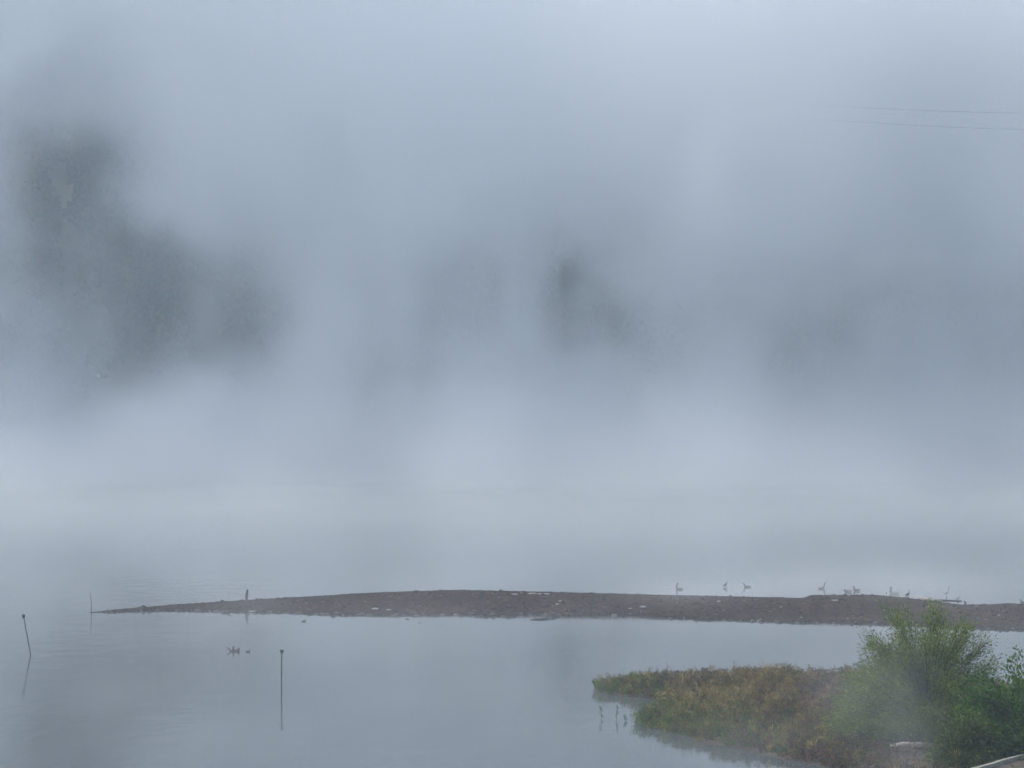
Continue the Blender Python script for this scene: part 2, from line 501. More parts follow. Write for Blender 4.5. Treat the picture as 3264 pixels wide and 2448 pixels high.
# stones along the waterline and on the bar that can be told apart (photo column, fraction up the slope, size)
rs = random.Random(3)
for px in [455, 505, 560, 632, 690, 735, 860, 915, 948, 1010, 1025, 1040, 1075, 1095, 1140, 1150, 1162, 1180, 1250, 1262, 1285, 1320, 1327, 1345, 1405, 1412, 1450, 1455, 1502, 1506,
           1560, 1575, 1600, 1660, 1690, 1735, 1765, 1810, 1850, 1905, 1960, 2010, 2052, 2095, 2140, 2270, 2310, 2360, 2400, 2430, 2480, 2540, 2600, 2660, 2720, 2790, 3090, 3150, 3230]:
    stone(bar, bar_point(px + rs.uniform(-4, 4), rs.uniform(-0.03, 0.06)), rs.uniform(0.10, 0.26), rs.choice(['stone', 'stone', 'stone_brown']), rs.randrange(99), 0.6, rs.uniform(0.9, 1.6))
for px, sz in [(558, .14), (1203, .14), (1232, .2), (1397, .1), (1470, .1), (1565, .15), (787, .12), (620, .1), (940, .12), (1880, .1), (2130, .12), (2330, .1), (2420, .1), (2740, .14), (2890, .2), (3140, .2), (3190, .16), (3235, .14)]:
    stone(bar, bar_point(px, 0.97), sz, rs.choice(['stone', 'stone_brown']), rs.randrange(99), 0.75)
for k in range(70):
    stone(bar, bar_point(rs.uniform(700, 3260), rs.uniform(0.1, 0.92)), rs.uniform(0.08, 0.17), rs.choice(['stone', 'stone_brown', 'stone_brown']), rs.randrange(99), 0.6)
for px, s, sz, sx in [(1640, .82, .14, 2.0), (1694, .85, .16, 2.4), (1730, .85, .15, 3.6), (2048, .35, .20, 1.4), (1195, .22, .20, 1.4), (1238, .18, .14, 1.6), (2008, .25, .12, 1.2), (2662, .74, .18, 1.9), (2290, .72, .13, 1.3), (1775, .4, .14, 1.1), (1785, .55, .12, 1.1)]:
    stone(bar, bar_point(px, s) + Vector((0, 0, 0.05)), sz, 'stone_pale', rs.randrange(99), 0.45, sx, 0.05)
# rocks standing in the shallows in front of the bar
for px, py, sz, sx in [(1298, 1974, .13, 1.2), (1338, 1985, .11, 1.0), (1546, 1971, .11, 1.2), (1330, 1964, .2, 1.5), (1410, 1960, .2, 1.2), (2357, 1981, .12, .9), (2480, 1984, .18, 1.0), (1745, 1972, .12, 1.2), (1780, 1962, .2, 1.7), (1660, 1960, .15, 1.2)]:
    stone(bar, P(px, py), sz, 'stone', rs.randrange(99), 0.6, sx, 0.1)

def stick(name, pts, radii, mat, label, cat, seg=7, group=None):
    bm = bmesh.new(); base = Vector(pts[0])
    add_tube(bm, [Vector(p) - base for p in pts], radii, seg)
    o = link(name, bm_mesh(name, bm, True), M[mat], loc=base)
    return tag(o, label, cat, group)

p = P(1535 - 17, 1966); stick('driftwood_stick', [p, p + Vector((.35, .1, .03)), p + Vector((.75, 0, .0))], [.05, .08, .03], 'wood', 'short dark driftwood stick floating just off the gravel bar', 'driftwood')
p = P(1690, 1975); stick('driftwood_branch', [p, p + Vector((.5, 0, .03)), p + Vector((1.05, .1, .02)), p + Vector((1.5, .9, .06)), p + Vector((2.0, 2.2, .05))], [.05, .07, .06, .05, .03], 'wood', 'bent waterlogged branch lying in shallows against the gravel bar', 'driftwood')
p = bar_point(2925, .93); stick('driftwood_log', [p + Vector((0, 0, .25)), p + Vector((.7, -.5, .12)), p + Vector((1.5, -1.0, .05))], [.06, .1, .09], 'driftwood', 'pale driftwood log on the crest of the gravel bar behind the willow', 'driftwood')
p = bar_point(2985, 1.0); stick('driftwood_plank', [p + Vector((-.7, .1, .12)), p + Vector((.6, .0, .06)), p + Vector((1.7, -.1, .02))], [(.07, .10), (.08, .12), (.06, .09)], 'wood', 'long dark weathered timber along the gravel bar crest behind the willow', 'driftwood')

# ------------------------------------------------------------------ posts and stakes
def water_post(base, top, label):
    root = empty('mooring_post', base)
    bm = bmesh.new(); d = Vector(top) - Vector(base)
    n = 8
    pts = [d * (i / n) + Vector((math.sin(i * 2.1) * .012, math.cos(i * 1.7) * .012, 0)) for i in range(n + 1)]
    pts[0] = -d * 0.2
    add_tube(bm, pts, [.036, .034, .033, .036, .031, .032, .030, .030, .029], 8)
    link('pole', bm_mesh('pole', bm, True), M['post'], root)
    bm = bmesh.new()
    add_tube(bm, [d * 0.955, d * 0.97, d * 1.03, d * 1.045], [.06, .10, .095, .06], 10)
    link('cap', bm_mesh('cap', bm, True), M['post'], root)
    return tag(root, label, 'post', 'posts standing in the water')
b = P(98, 2086); t = Q(75, 1964, b.y - .3); water_post(b, t, 'leaning thin post with a wide cap standing in open water')
b = P(897, 2196); t = Q(898, 2076, b.y); water_post(b, t, 'upright thin post with a wide cap standing in open water')
b = P(291, 1951); stick('bent_stake', [b + Vector((0, 0, -.2)), b + Vector((.02, 0, .5)), b + Vector((-.02, 0, .95)), b + Vector((-.09, 0, 1.4))], [.025, .022, .02, .014], 'wood', 'slender bent stake at the pointed tip of the gravel bar', 'stake')
b = bar_point(787, .93); stick('short_stake', [b + Vector((0, 0, -.1)), b + Vector((-.03, 0, .3)), b + Vector((.01, 0, .55)), b + Vector((.05, 0, .78))], [.075, .10, .095, .06], 'wood', 'short thick dark stake on the crest near the narrow end of the gravel bar', 'stake', 8)

# snag in open water
b = P(742, 2076)
root = empty('driftwood_snag', b)
bm = bmesh.new(); add_tube(bm, [(-.16, 0, -.03), (.05, 0, .05), (.25, 0, .05), (.34, 0, .10)], [.05, .07, .06, .05], 7); link('log', bm_mesh('log', bm, True), M['redwood'], root)
bm = bmesh.new(); add_tube(bm, [(.33, 0, -.05), (.33, 0, .08), (.36, 0, .19)], [.07, .07, .04], 7); link('stump', bm_mesh('stump', bm, True), M['redwood'], root)
bm = bmesh.new(); add_tube(bm, [(.02, 0, -.08), (.03, 0, .15), (.04, 0, .30)], [.055, .05, .035], 7); link('branch', bm_mesh('branch', bm, True), M['wood'], root)
bm = bmesh.new(); add_tube(bm, [(-.05, 0, -.02), (-.18, 0, .10), (-.34, 0, .24)], [.04, .035, .02], 6); link('branch', bm_mesh('branch', bm, True), M['wood'], root)
tag(root, 'reddish driftwood snag with two dark branches sticking up from open water', 'driftwood')

# ------------------------------------------------------------------ birds: one lofted body each, head towards +X
def loft(spine, seg=10, matf=None):
    """spine: (x, z, half_width, half_height, material index)"""
    bm = bmesh.new(); rings = []
    for i, (x, z, w, h, m) in enumerate(spine):
        a = spine[max(i - 1, 0)]; b = spine[min(i + 1, len(spine) - 1)]
        t = Vector((b[0] - a[0], 0, b[1] - a[1])).normalized(); n = Vector((-t.z, 0, t.x))
        rings.append([bm.verts.new(Vector((x, 0, z)) + Vector((0, 1, 0)) * math.cos(6.2832 * k / seg) * w + n * math.sin(6.2832 * k / seg) * h) for k in range(seg)])
    for i in range(len(rings) - 1):
        for k in range(seg):
            f = bm.faces.new((rings[i][k], rings[i][(k + 1) % seg], rings[i + 1][(k + 1) % seg], rings[i + 1][k])); f.material_index = spine[i][4]
    bm.faces.new(rings[0]); f = bm.faces.new(list(reversed(rings[-1]))); f.material_index = spine[-1][4]
    return bm_mesh('bird', bm, True)

def swim_spine(L, neck, lean=0.06, m=(0, 1)):
    b, n = m; neck *= .9; L *= 1.25
    return [(-.54 * L, .17 * L, .02 * L, .01 * L, b), (-.42 * L, .13 * L, .09 * L, .05 * L, b), (-.22 * L, .08 * L, .17 * L, .12 * L, b), (.03 * L, .06 * L, .19 * L, .15 * L, b),
            (.22 * L, .09 * L, .15 * L, .14 * L, b), (.32 * L, .17 * L, .10 * L, .10 * L, n), (.34 * L + lean * .25, .19 * L + neck * .4, .072 * L, .072 * L, n), (.33 * L + lean * .6, .20 * L + neck * .8, .066 * L, .068 * L, n),
            (.37 * L + lean, .22 * L + neck, .085 * L, .085 * L, n), (.46 * L + lean, .215 * L + neck, .07 * L, .06 * L, n), (.51 * L + lean, .20 * L + neck, .04 * L, .025 * L, n), (.60 * L + lean, .185 * L + neck, .03 * L, .014 * L, n)]
def stand_spine(L, neck, lean, leg, m=(0, 1)):
    b, n = m
    return [(-.52 * L, leg - .02 * L, .02 * L, .015 * L, b), (-.40 * L, leg + .02 * L, .08 * L, .06 * L, b), (-.18 * L, leg + .10 * L, .15 * L, .15 * L, b), (.06 * L, leg + .17 * L, .16 * L, .17 * L, b),
            (.24 * L, leg + .26 * L, .11 * L, .12 * L, b), (.31 * L, leg + .36 * L, .06 * L, .065 * L, n), (.33 * L + lean * .4, leg + .36 * L + neck * .5, .042 * L, .042 * L, n), (.34 * L + lean * .8, leg + .36 * L + neck * .9, .042 * L, .042 * L, n),
            (.38 * L + lean, leg + .37 * L + neck, .058 * L, .055 * L, n), (.47 * L + lean, leg + .36 * L + neck, .04 * L, .035 * L, n), (.62 * L + lean, leg + .34 * L + neck, .012 * L, .01 * L, n)]
def bird(name, loc, rz, spine, mats, label, cat, legs=0.0, scale=1.0):
    me = loft(spine)
    for m in mats: me.materials.append(M[m])
    if legs:
        root = empty(name, loc, rz); link('body', me, None, root)
        for s in (-1, 1):
            bm = bmesh.new(); add_tube(bm, [(0, .05 * s, -.02), (.01, .05 * s, legs * .5), (-.02, .05 * s, legs + .08)], [.014, .013, .02], 6)
            add_tube(bm, [(-.03, .05 * s, 0.0), (.09, .05 * s, 0.005)], [(.02, .012), (.03, .01)], 6)
            link('leg', bm_mesh('leg', bm), M['bird_dark'], root)
    else:
        root = link(name, me, None, loc=loc); root.rotation_euler = (0, 0, rz)
    return tag(root, label, cat, 'water birds around the gravel bar')

PI = math.pi
bird('goose', P(2165, 1879), PI - .5, swim_spine(.58, .36, -.16), ['bird_grey', 'bird_grey'], 'grey goose with raised neck swimming alone behind the middle of the bar', 'bird')
bird('cormorant', P(2312, 1871), .9, stand_spine(.62, .10, .0, .08), ['bird_dark', 'bird_dark'], 'stocky black bird upright in the shallows behind the gravel bar', 'bird', .08)
bird('duck', P(2382, 1872), PI - .1, swim_spine(.50, .18, .05), ['bird_dark', 'bird_dark'], 'dark duck swimming low beside the stocky black bird', 'bird')
bird('goose', P(2618, 1877), .35, swim_spine(.50, .38, .12), ['bird_grey', 'bird_dark'], 'bird with pale body and dark slanting neck behind the raised shelf of the bar', 'bird')
bird('goose', P(2702, 1888), PI + .5, swim_spine(.68, .02, -.12), ['bird_grey', 'bird_grey'], 'grey goose with head tucked down next to a darker goose', 'bird')
bird('goose', P(2730, 1884), -2.4, swim_spine(.66, .20, .0), ['bird_dark', 'bird_dark'], 'dark goose with raised neck next to the tucked grey goose', 'bird')
bird('goose', P(2850, 1893), PI + .1, swim_spine(.68, .32, -.10), ['bird_pale', 'bird_grey'], 'whitish goose with upright grey neck behind the sloping end of the shelf', 'bird')
bird('heron', bar_point(2893, 1.0) + Vector((0, 0, 0)), .8, stand_spine(.55, .22, -.05, .16), ['bird_grey', 'bird_pale'], 'grey long-necked bird standing at the crest where the shelf slopes down', 'bird', .16)
bird('egret', P(3016, 1905), .4, stand_spine(.52, .34, .04, .28), ['bird_pale', 'bird_grey'], 'slim pale bird on tall legs beyond the long dark timber', 'bird', .28)
bird('egret', P(3052, 1921), .3, stand_spine(.50, .36, .10, .26), ['bird_pale', 'bird_pale'], 'slim pale bird with long slanting neck by the end of the timber', 'bird', .26)
bird('duck', bar_point(3076, 1.0) + Vector((0, 0, .02)), 1.9, stand_spine(.42, .02, -.05, .06), ['bird_dark', 'bird_dark'], 'small dark duck hunched on the crest at the end of the timber', 'bird', .06)
bird('duck', P(3260, 1922), 2.2, swim_spine(.45, .10, .02), ['bird_dark', 'bird_dark'], 'small dark duck swimming behind the broad end of the gravel bar', 'bird')
bird('duck', P(720, 1953), .05, swim_spine(.52, .07, .02), ['bird_brown', 'bird_dark'], 'brown duck swimming before the narrow end of the gravel bar', 'bird')
bird('duck', P(803, 1952), PI, swim_spine(.50, .08, .02), ['bird_pale', 'bird_grey'], 'pale grey duck swimming close in below the short stake', 'bird')
bird('duck', P(790, 2078), .1, swim_spine(.24, .03, .0), ['bird_dark', 'bird_dark'], 'tiny dark duckling on open water beside the reddish snag', 'bird')
bird('duck', P(968, 1981), .3, swim_spine(.26, .06, .0), ['bird_grey', 'bird_dark'], 'tiny grey duckling on the water off the widening gravel bar', 'bird')

# ------------------------------------------------------------------ marsh point with weeds
OUT = [(1890, 2196), (1905, 2207), (1960, 2216), (2040, 2222), (2095, 2232), (2110, 2252), (2085, 2278), (2040, 2296), (2020, 2304), (2060, 2318), (2150, 2340), (2260, 2372), (2400, 2398), (2520, 2424), (2640, 2446), (2760, 2480), (2900, 2540), (3000, 2640),
       (3500, 2640), (3900, 2400), (3900, 2270), (3500, 2250), (3264, 2240), (3100, 2200), (2900, 2172), (2700, 2168), (2500, 2166), (2300, 2168), (2150, 2172), (2020, 2180), (1940, 2188)]
poly = np.array([P(a, b)[:2] for a, b in OUT])
def inside(X, Y):
    r = np.zeros(X.shape, bool); n = len(poly)
    for i in range(n):
        x1, y1 = poly[i]; x2, y2 = poly[(i + 1) % n]
        c = ((y1 > Y) != (y2 > Y)) & (X < (x2 - x1) * (Y - y1) / (y2 - y1 + 1e-12) + x1)
        r ^= c
    return r
def edge_dist(X, Y):
    d = np.full(X.shape, 1e9); n = len(poly)
    for i in range(n):
        a = poly[i]; b = poly[(i + 1) % n]; ab = b - a
        t = np.clip(((X - a[0]) * ab[0] + (Y - a[1]) * ab[1]) / (ab @ ab), 0, 1)
        d = np.minimum(d, np.hypot(X - a[0] - t * ab[0], Y - a[1] - t * ab[1]))
    return d
def land_z(X, Y):
    X = np.asarray(X, float); Y = np.asarray(Y, float)
    d = edge_dist(X, Y) * np.where(inside(X, Y), 1, -1)
    z = np.where(d > 0, 0.28 * (1 - np.exp(-d / 1.2)) + 0.05 * np.sin(X * 2.1) * np.sin(Y * 1.3) * np.clip(d, 0, 1), d * 0.35)
    z = z + np.clip((X - 16.0) * 0.12, 0, 0.9) * np.clip(d / 2, 0, 1)
    return np.maximum(z, -0.6)
v, f = plane_grid(1.0, 34.0, 84, 154, 150, 240, land_z)
keep = (v[f][:, :, 2] > -0.55).any(1)
land = tag(link('marsh_point', np_mesh('marsh_point', v, f[keep], smooth=True), M['mud']), 'muddy point of land under the weeds and willow', 'shore', kind='structure')

def in_px(pt):
    return 1632 + pt[0] / pt[1] * F, HORIZON + (H - pt[2]) / pt[1] * F

def plant_field(n, pick, hmin, hmax, leaves, leafsize, aspect, up, seed, spread=0.12, stemcol=None):
    """n plants at points accepted by pick(px,py); each a tuft of leaves on a few stems"""
    rng = np.random.default_rng(seed)
    V, FC, C = [], [], []; off = 0; got = 0
    while got < n:
        X = rng.uniform(2, 24, 4000); Y = rng.uniform(100, 153, 4000)
        ok = inside(X, Y) | (edge_dist(X, Y) < 0.10)
        X, Y = X[ok], Y[ok]; Z = land_z(X, Y)
        for x, y, z in zip(X, Y, Z):
            px = 1632 + x / y * F; py = HORIZON + (H - z) / y * F
            c = pick(px, py, rng)
            if c is None: continue
            hgt = rng.uniform(hmin, hmax) * (0.95 + 0.45 * math.sin(x * 2.3 + 1.1 * math.sin(y * .9)) * math.sin(y * 1.1 + x)) * rng.lognormal(0, .18)
            t = rng.random(leaves) ** 0.7
            ang = rng.random(leaves) * 6.283; rad = spread * (0.3 + t) * rng.random(leaves)
            lean = rng.normal(0, 0.12, 2)
            pts = np.stack([x + rad * np.cos(ang) + lean[0] * t * hgt, y + rad * np.sin(ang) + lean[1] * t * hgt, z + t * hgt], 1)
            dirs = np.stack([np.cos(ang) * .6, np.sin(ang) * .6, np.full(leaves, up)], 1)
            cols = vary(c, leaves, 0.13, rng) * rng.lognormal(0, 0.28) * (1 + .3 * math.sin(x * 3.1 + y) * math.sin(y * 1.7))
            v_, f_, c_ = leaf_quads(pts, rng.uniform(.6, 1.3, leaves) * leafsize, cols, aspect, 0, rng, dirs)
            V.append(v_); FC.append(f_ + off); C.append(c_); off += len(v_); got += 1
            if got >= n: break
    return np_mesh('weeds', np.concatenate(V), np.concatenate(FC), np.concatenate(C))

def blob(px, py, cx, cy, rx, ry): return math.exp(-((px - cx) / rx) ** 2 - ((py - cy) / ry) ** 2)
OLIVE, OCHRE, RUSSET, MAUVE, GREEN, BROWN = (0.100, 0.105, 0.020), (0.210, 0.160, 0.058), (0.120, 0.066, 0.042), (0.108, 0.078, 0.070), (0.062, 0.115, 0.020), (0.076, 0.052, 0.034)
def pick_green(px, py, rng):
    w = blob(px, py, 1980, 2190, 110, 40) * 1.2 + blob(px, py, 2200, 2320, 170, 50) * 1.1 + blob(px, py, 2090, 2300, 80, 30) + blob(px, py, 2480, 2350, 220, 60) * .5 + blob(px, py, 2720, 2280, 60, 120) * .8 + .035
    if px > 3300 or rng.random() > w: return None
    return OLIVE if rng.random() < .6 else GREEN
def pick_ochre(px, py, rng):
    w = blob(px, py, 2330, 2250, 190, 40) * 1.0 + blob(px, py, 2420, 2180, 170, 22) * .9 + blob(px, py, 1960, 2180, 90, 18) * .5 + blob(px, py, 2530, 2370, 120, 40) * .4 + .02
    if px > 3100 or rng.random() > w: return None
    return OCHRE if rng.random() < .7 else (0.14, 0.13, 0.055)
def pick_russet(px, py, rng):
    w = blob(px, py, 2220, 2200, 180, 30) * 1.1 + blob(px, py, 2560, 2230, 200, 80) * 1.2 + blob(px, py, 2600, 2400, 220, 80) * 1.0 + .06
    if px > 3200 or rng.random() > w: return None
    r = rng.random()
    return RUSSET if r < .3 else (MAUVE if r < .7 else BROWN)
for nm, lab, args in (('green_weeds', 'low olive green waterside weeds on the marshy point', (3000, pick_green, .20, .54, 44, .09, .45, .8, 21)),
                      ('russet_weeds', 'low russet and mauve brown weeds on the marshy point', (3600, pick_russet, .20, .54, 42, .085, .5, 1.0, 22)),
                      ('ochre_grass', 'tufts of dry ochre grass among the weeds', (2000, pick_ochre, .26, .60, 36, .17, .14, 1.7, 23))):
    me = plant_field(*args); me.name = nm
    tag(link(nm, me, M['leaf']), lab, 'weeds' if 'weeds' in nm else 'grass', kind='stuff')

# taller single weeds along the skyline of the point and in the bay
def weed(p, h, col, label, group, seed, n=34, leafsize=.11, spread=.10):
    rng = np.random.default_rng(seed)
    root = empty('marsh_weed', p)
    bm = bmesh.new(); lean = rng.normal(0, .12, 2) * h
    add_tube(bm, [(0, 0, -.12), (lean[0] * .4, lean[1] * .4, h * .5), (lean[0], lean[1], h)], [.014, .011, .004], 5)
    link('stem', bm_mesh('stem', bm), M['bark'], root)
    t = rng.random(n) ** .8; ang = rng.random(n) * 6.283; rad = spread * rng.random(n) * (1.1 - t * .6)
    pts = np.stack([lean[0] * t + rad * np.cos(ang), lean[1] * t + rad * np.sin(ang), h * (.12 + .88 * t)], 1)
    v_, f_, c_ = leaf_quads(pts, rng.uniform(.6, 1.2, n) * leafsize, vary(col, n, .25, rng), .45, 0, rng, np.stack([np.cos(ang) * .5, np.sin(ang) * .5, np.full(n, .9)], 1))
    link('leaves', np_mesh('leaves', v_, f_, c_), M['leaf'], root)
    return tag(root, label, 'weed', group)
k = 0
for px, py, h in [(1895, 2186, .30), (1920, 2180, .34), (1942, 2176, .42), (1972, 2172, .40), (2010, 2170, .44), (2042, 2166, .50), (2065, 2166, .60), (2092, 2168, .66), (2108, 2168, .62), (2155, 2170, .54), (2172, 2169, .50), (2200, 2168, .60), (2232, 2168, .54), (2245, 2168, .64),
                  (2270, 2168, .50), (2288, 2168, .56), (2340, 2168, .6), (2362, 2168, .56), (2408, 2167, .72), (2440, 2167, .5), (2466, 2167, .62), (2492, 2167, .70), (2510, 2167, .64), (2560, 2167, .6), (2600, 2167, .55), (2634, 2168, .6), (2660, 2168, .75), (2690, 2168, .7)]:
    weed(P(px, py + 3, .12), h, [OLIVE, BROWN, OCHRE, (0.10, 0.09, 0.05)][k % 4], ('tall ' if h > .58 else 'short ') + ['olive green', 'dark brown', 'ochre yellow', 'dull tan'][k % 4] + ' weed rising along the far edge of the marshy point',
         ('tall ' if h > .58 else 'short ') + ['olive', 'brown', 'ochre', 'tan'][k % 4] + ' weeds along the point', 100 + k); k += 1
for px, py, h, lab in [(1917, 2293, .52, 'sparse weed standing alone in the water, outermost from the point'), (1964, 2294, .62, 'tallest weed standing in the water off the lower spit'), (1994, 2300, .26, 'short weed standing in water next to the spit tip'), (2032, 2300, .24, 'small russet weed at the very tip of the spit'), (2076, 2268, .30, 'thin weed in the bay between the two lobes of the point')]:
    weed(P(px, py, -.02), h, (0.05, 0.062, 0.040) if 'russet' not in lab else RUSSET, lab, 'weeds standing in the water', 140 + k, 26, .10, .09); k += 1

# ------------------------------------------------------------------ shrubs
def shrub(name, label, base, shoots, col, leafsize, aspect, seed, nleaf, cat='shrub', droop=0.0, hmul=1.0):
    """shoots: list of (dx, dy, length) tip offsets; stems fan out from the base, leaves along the outer part"""
    rng = np.random.default_rng(seed)
    root = empty(name, base)
    bm = bmesh.new(); P_, D_ = [], []
    for tip in shoots:
        tip = Vector(tip); mid = Vector((tip.x * .38, tip.y * .38, tip.z * .58))
        s0 = Vector((rng.normal(0, .25), rng.normal(0, .25), -.1))
        path = [s0, s0.lerp(mid, .5) + Vector((0, 0, .1)), mid, mid.lerp(tip, .5) + Vector((0, 0, .12)), tip]
        add_tube(bm, path, [.035, .03, .022, .014, .005], 5)
        for q in range(nleaf):
            t = .22 + .78 * rng.random() ** .75; u = t * 4; a = min(int(u), 3); p = path[a].lerp(path[a + 1], u - a)
            dr = (path[a + 1] - path[a]).normalized()
            sp = .14 + .30 * t
            o = rng.normal(0, 1, 3); o /= np.linalg.norm(o); o *= sp * rng.random() ** .5
            P_.append(np.array(p[:]) + o); D_.append(np.array(dr[:]) * .9 + o / (sp + .01) * .7 - np.array([0, 0, droop]))
    link('stems', bm_mesh('stems', bm, True), M['bark'], root)
    P_ = np.array(P_); D_ = np.array(D_); n = len(P_)
    k = P_[:, 2] > .02
    P_, D_ = P_[k], D_[k]; n = len(P_)
    v_, f_, c_ = leaf_quads(P_, rng.uniform(.6, 1.3, n) * leafsize, vary(col, n, .28, rng), aspect, 0, rng, D_)
    link('foliage', np_mesh('foliage', v_, f_, c_), M['leaf'], root)
    return tag(root, label, cat)

rng = np.random.default_rng(44)
def dome(n, rx, ry, h, low=.25, jitter=.12):
    out = []
    for i in range(n):
        a = rng.random() * 6.283; e = rng.random() ** .8
        q = math.sqrt(rng.random()) if rng.random() < .5 else 1.0
        el = math.acos(1 - q * (1 - low * .5)) if False else (1 - q * .92) * PI / 2
        k = 1 + rng.normal(0, jitter)
        out.append((rx * math.cos(el) * math.cos(a) * k, ry * math.cos(el) * math.sin(a) * k, max(.25, h * math.sin(el) * k + .3 * rng.random())))
    return out

# big willow: base about 120 m away
wb = P(2960, 2360, .45)
wz = float(land_z(np.array(wb.x), np.array(wb.y)))
wb.z = wz
shrub('willow_shrub', 'big rounded grey green willow shrub half veiled by mist', wb, dome(270, 3.7, 2.6, 5.0) + [(a - 2.0, b, c) for a, b, c in dome(110, 2.0, 2.0, 3.9)] + [(.2, 0, 5.6), (.5, .2, 5.4), (-.3, .1, 5.2), (1.9, .2, 4.6), (2.3, 0, 4.2), (1.6, -.3, 4.9), (-2.6, .3, 3.4), (-2.9, 0, 2.9)], (0.132, 0.178, 0.036), .135, .32, 61, 420, 'willow')
sb = P(3262, 2392, .9); sb.z = float(land_z(np.array(sb.x), np.array(sb.y)))
shrub('broadleaf_shrub', 'deep green large-leaved shrub standing above the pale kerb', sb, dome(210, 2.7, 1.9, 3.7), (0.058, 0.120, 0.014), .16, .55, 62, 170)
sb = P(3075, 2425, .7); sb.z = float(land_z(np.array(sb.x), np.array(sb.y)))
shrub('broadleaf_shrub', 'low dark green shrub between the pale log and the kerb', sb, dome(90, 1.2, 1.1, 1.7), (0.062, 0.092, 0.016), .13, .5, 63, 140)
sb = P(2745, 2330, .4); sb.z = float(land_z(np.array(sb.x), np.array(sb.y)))
shrub('willow_shrub', 'small green willow sapling among russet weeds beside the big willow', sb, dome(30, .9, .9, 1.5), (0.075, 0.105, 0.042), .13, .3, 64, 90, 'willow')

# pale log at the foot of the willow, lying on a mud bank
p = P(2838, 2398, .3); p.z = float(land_z(np.array(p.x), np.array(p.y))) + .30
stick('driftwood_log', [p, p + Vector((.45, .02, .07)), p + Vector((1.2, .0, .06)), p + Vector((2.1, -.05, .0))], [.05, .10, .10, .07], 'driftwood', 'pale driftwood log lying at the foot of the big willow', 'driftwood', 8)

# ------------------------------------------------------------------ kerb and path at the corner
kz = 1.0
ka, kb = P(3085, 2455, kz), P(3290, 2398, kz)
kd = (kb - ka).normalized(); kn = Vector((kd.y, -kd.x, 0))      # kn points towards the camera
start = ka - kd * 3.0
v = [start + kn * .0, start + kd * 24, start + kd * 24 + kn * 16, start + kn * 16]
bm = bmesh.new()
top = [bm.verts.new(Vector((q.x, q.y, kz - .14))) for q in v]; bot = [bm.verts.new(Vector((q.x, q.y, -1.0))) for q in v]
bm.faces.new(top); bm.faces.new(list(reversed(bot)))
for i in range(4): bm.faces.new((top[i], bot[i], bot[(i + 1) % 4], top[(i + 1) % 4]))
tag(link('footpath', bm_mesh('footpath', bm), M['path']), 'brown earth path beside the shore', 'path', kind='structure')
kerb = empty('concrete_kerb', start)
bmk = bmesh.new(); bmesh.ops.create_cube(bmk, size=1.0)
for q in bmk.verts: q.co = Vector((q.co.x * .985, q.co.y * .2, q.co.z * .9))
bmesh.ops.bevel(bmk, geom=bmk.edges[:], offset=.02, segments=1, affect='EDGES')
km = bm_mesh('kerb_stone', bmk); km.materials.append(M['concrete'])
for i in range(16):
    o = bpy.data.objects.new('kerb_stone', km); COL.objects.link(o); o.parent = kerb
    o.location = kd * (i + .5) - kn * .103 + Vector((0, 0, -.45 + random.uniform(-.008, .008))); o.rotation_euler = (0, 0, math.atan2(kd.y, kd.x) + random.uniform(-.006, .006))
tag(kerb, 'pale concrete kerb running beside the brown path', 'kerb')
# rubble behind the kerb
rr = random.Random(9)
for i in range(46):
    s = rr.uniform(2.0, 12.0); o = rr.uniform(.25, 1.0)
    q = start + kd * s - kn * o
    q.z = max(float(land_z(np.array(q.x), np.array(q.y))), .25)
    q.z = q.z + (kz - .12 - q.z) * max(0, 1 - (o - .2) / .7)
    stone(land, q, rr.uniform(.07, .17), rr.choice(['stone_grey', 'stone_grey', 'stone_brown', 'stone']), rr.randrange(99), .75)
# low bank that carries the rubble
bm = bmesh.new(); rows = []
for i in range(33):
    s = i * .5
    row = []
    for o, zz in ((.2, kz - .16), (.5, kz - .3), (.9, .45), (1.5, .1), (2.2, -.4)):
        q = start + kd * s - kn * (o + rr.uniform(-.05, .05)); q.z = zz + (rr.uniform(-.05, .05) if o > .25 else 0); row.append(bm.verts.new(q))
    rows.append(row)
for a, b in zip(rows, rows[1:]):
    for j in range(4): bm.faces.new((a[j], a[j + 1], b[j + 1], b[j]))
tag(link('shore_bank', bm_mesh('shore_bank', bm, True), M['mud']), 'low earth bank below the kerb', 'bank', kind='structure')

# ------------------------------------------------------------------ air: even haze, and the fog that drifts in banks
FOG = (0.974, 0.992, 1.0)
bm = bmesh.new(); bmesh.ops.create_cube(bm, size=1.0)
for q in bm.verts: q.co = Vector((q.co.x * 1840, 720 + q.co.y * 1600, 90 + q.co.z * 185))
hz = link('haze', bm_mesh('haze', bm), volume_mat('haze_air', 0.0005, (0.74, 0.89, 1.0)))
tag(hz, 'thin even morning haze filling the air', 'haze', kind='stuff')

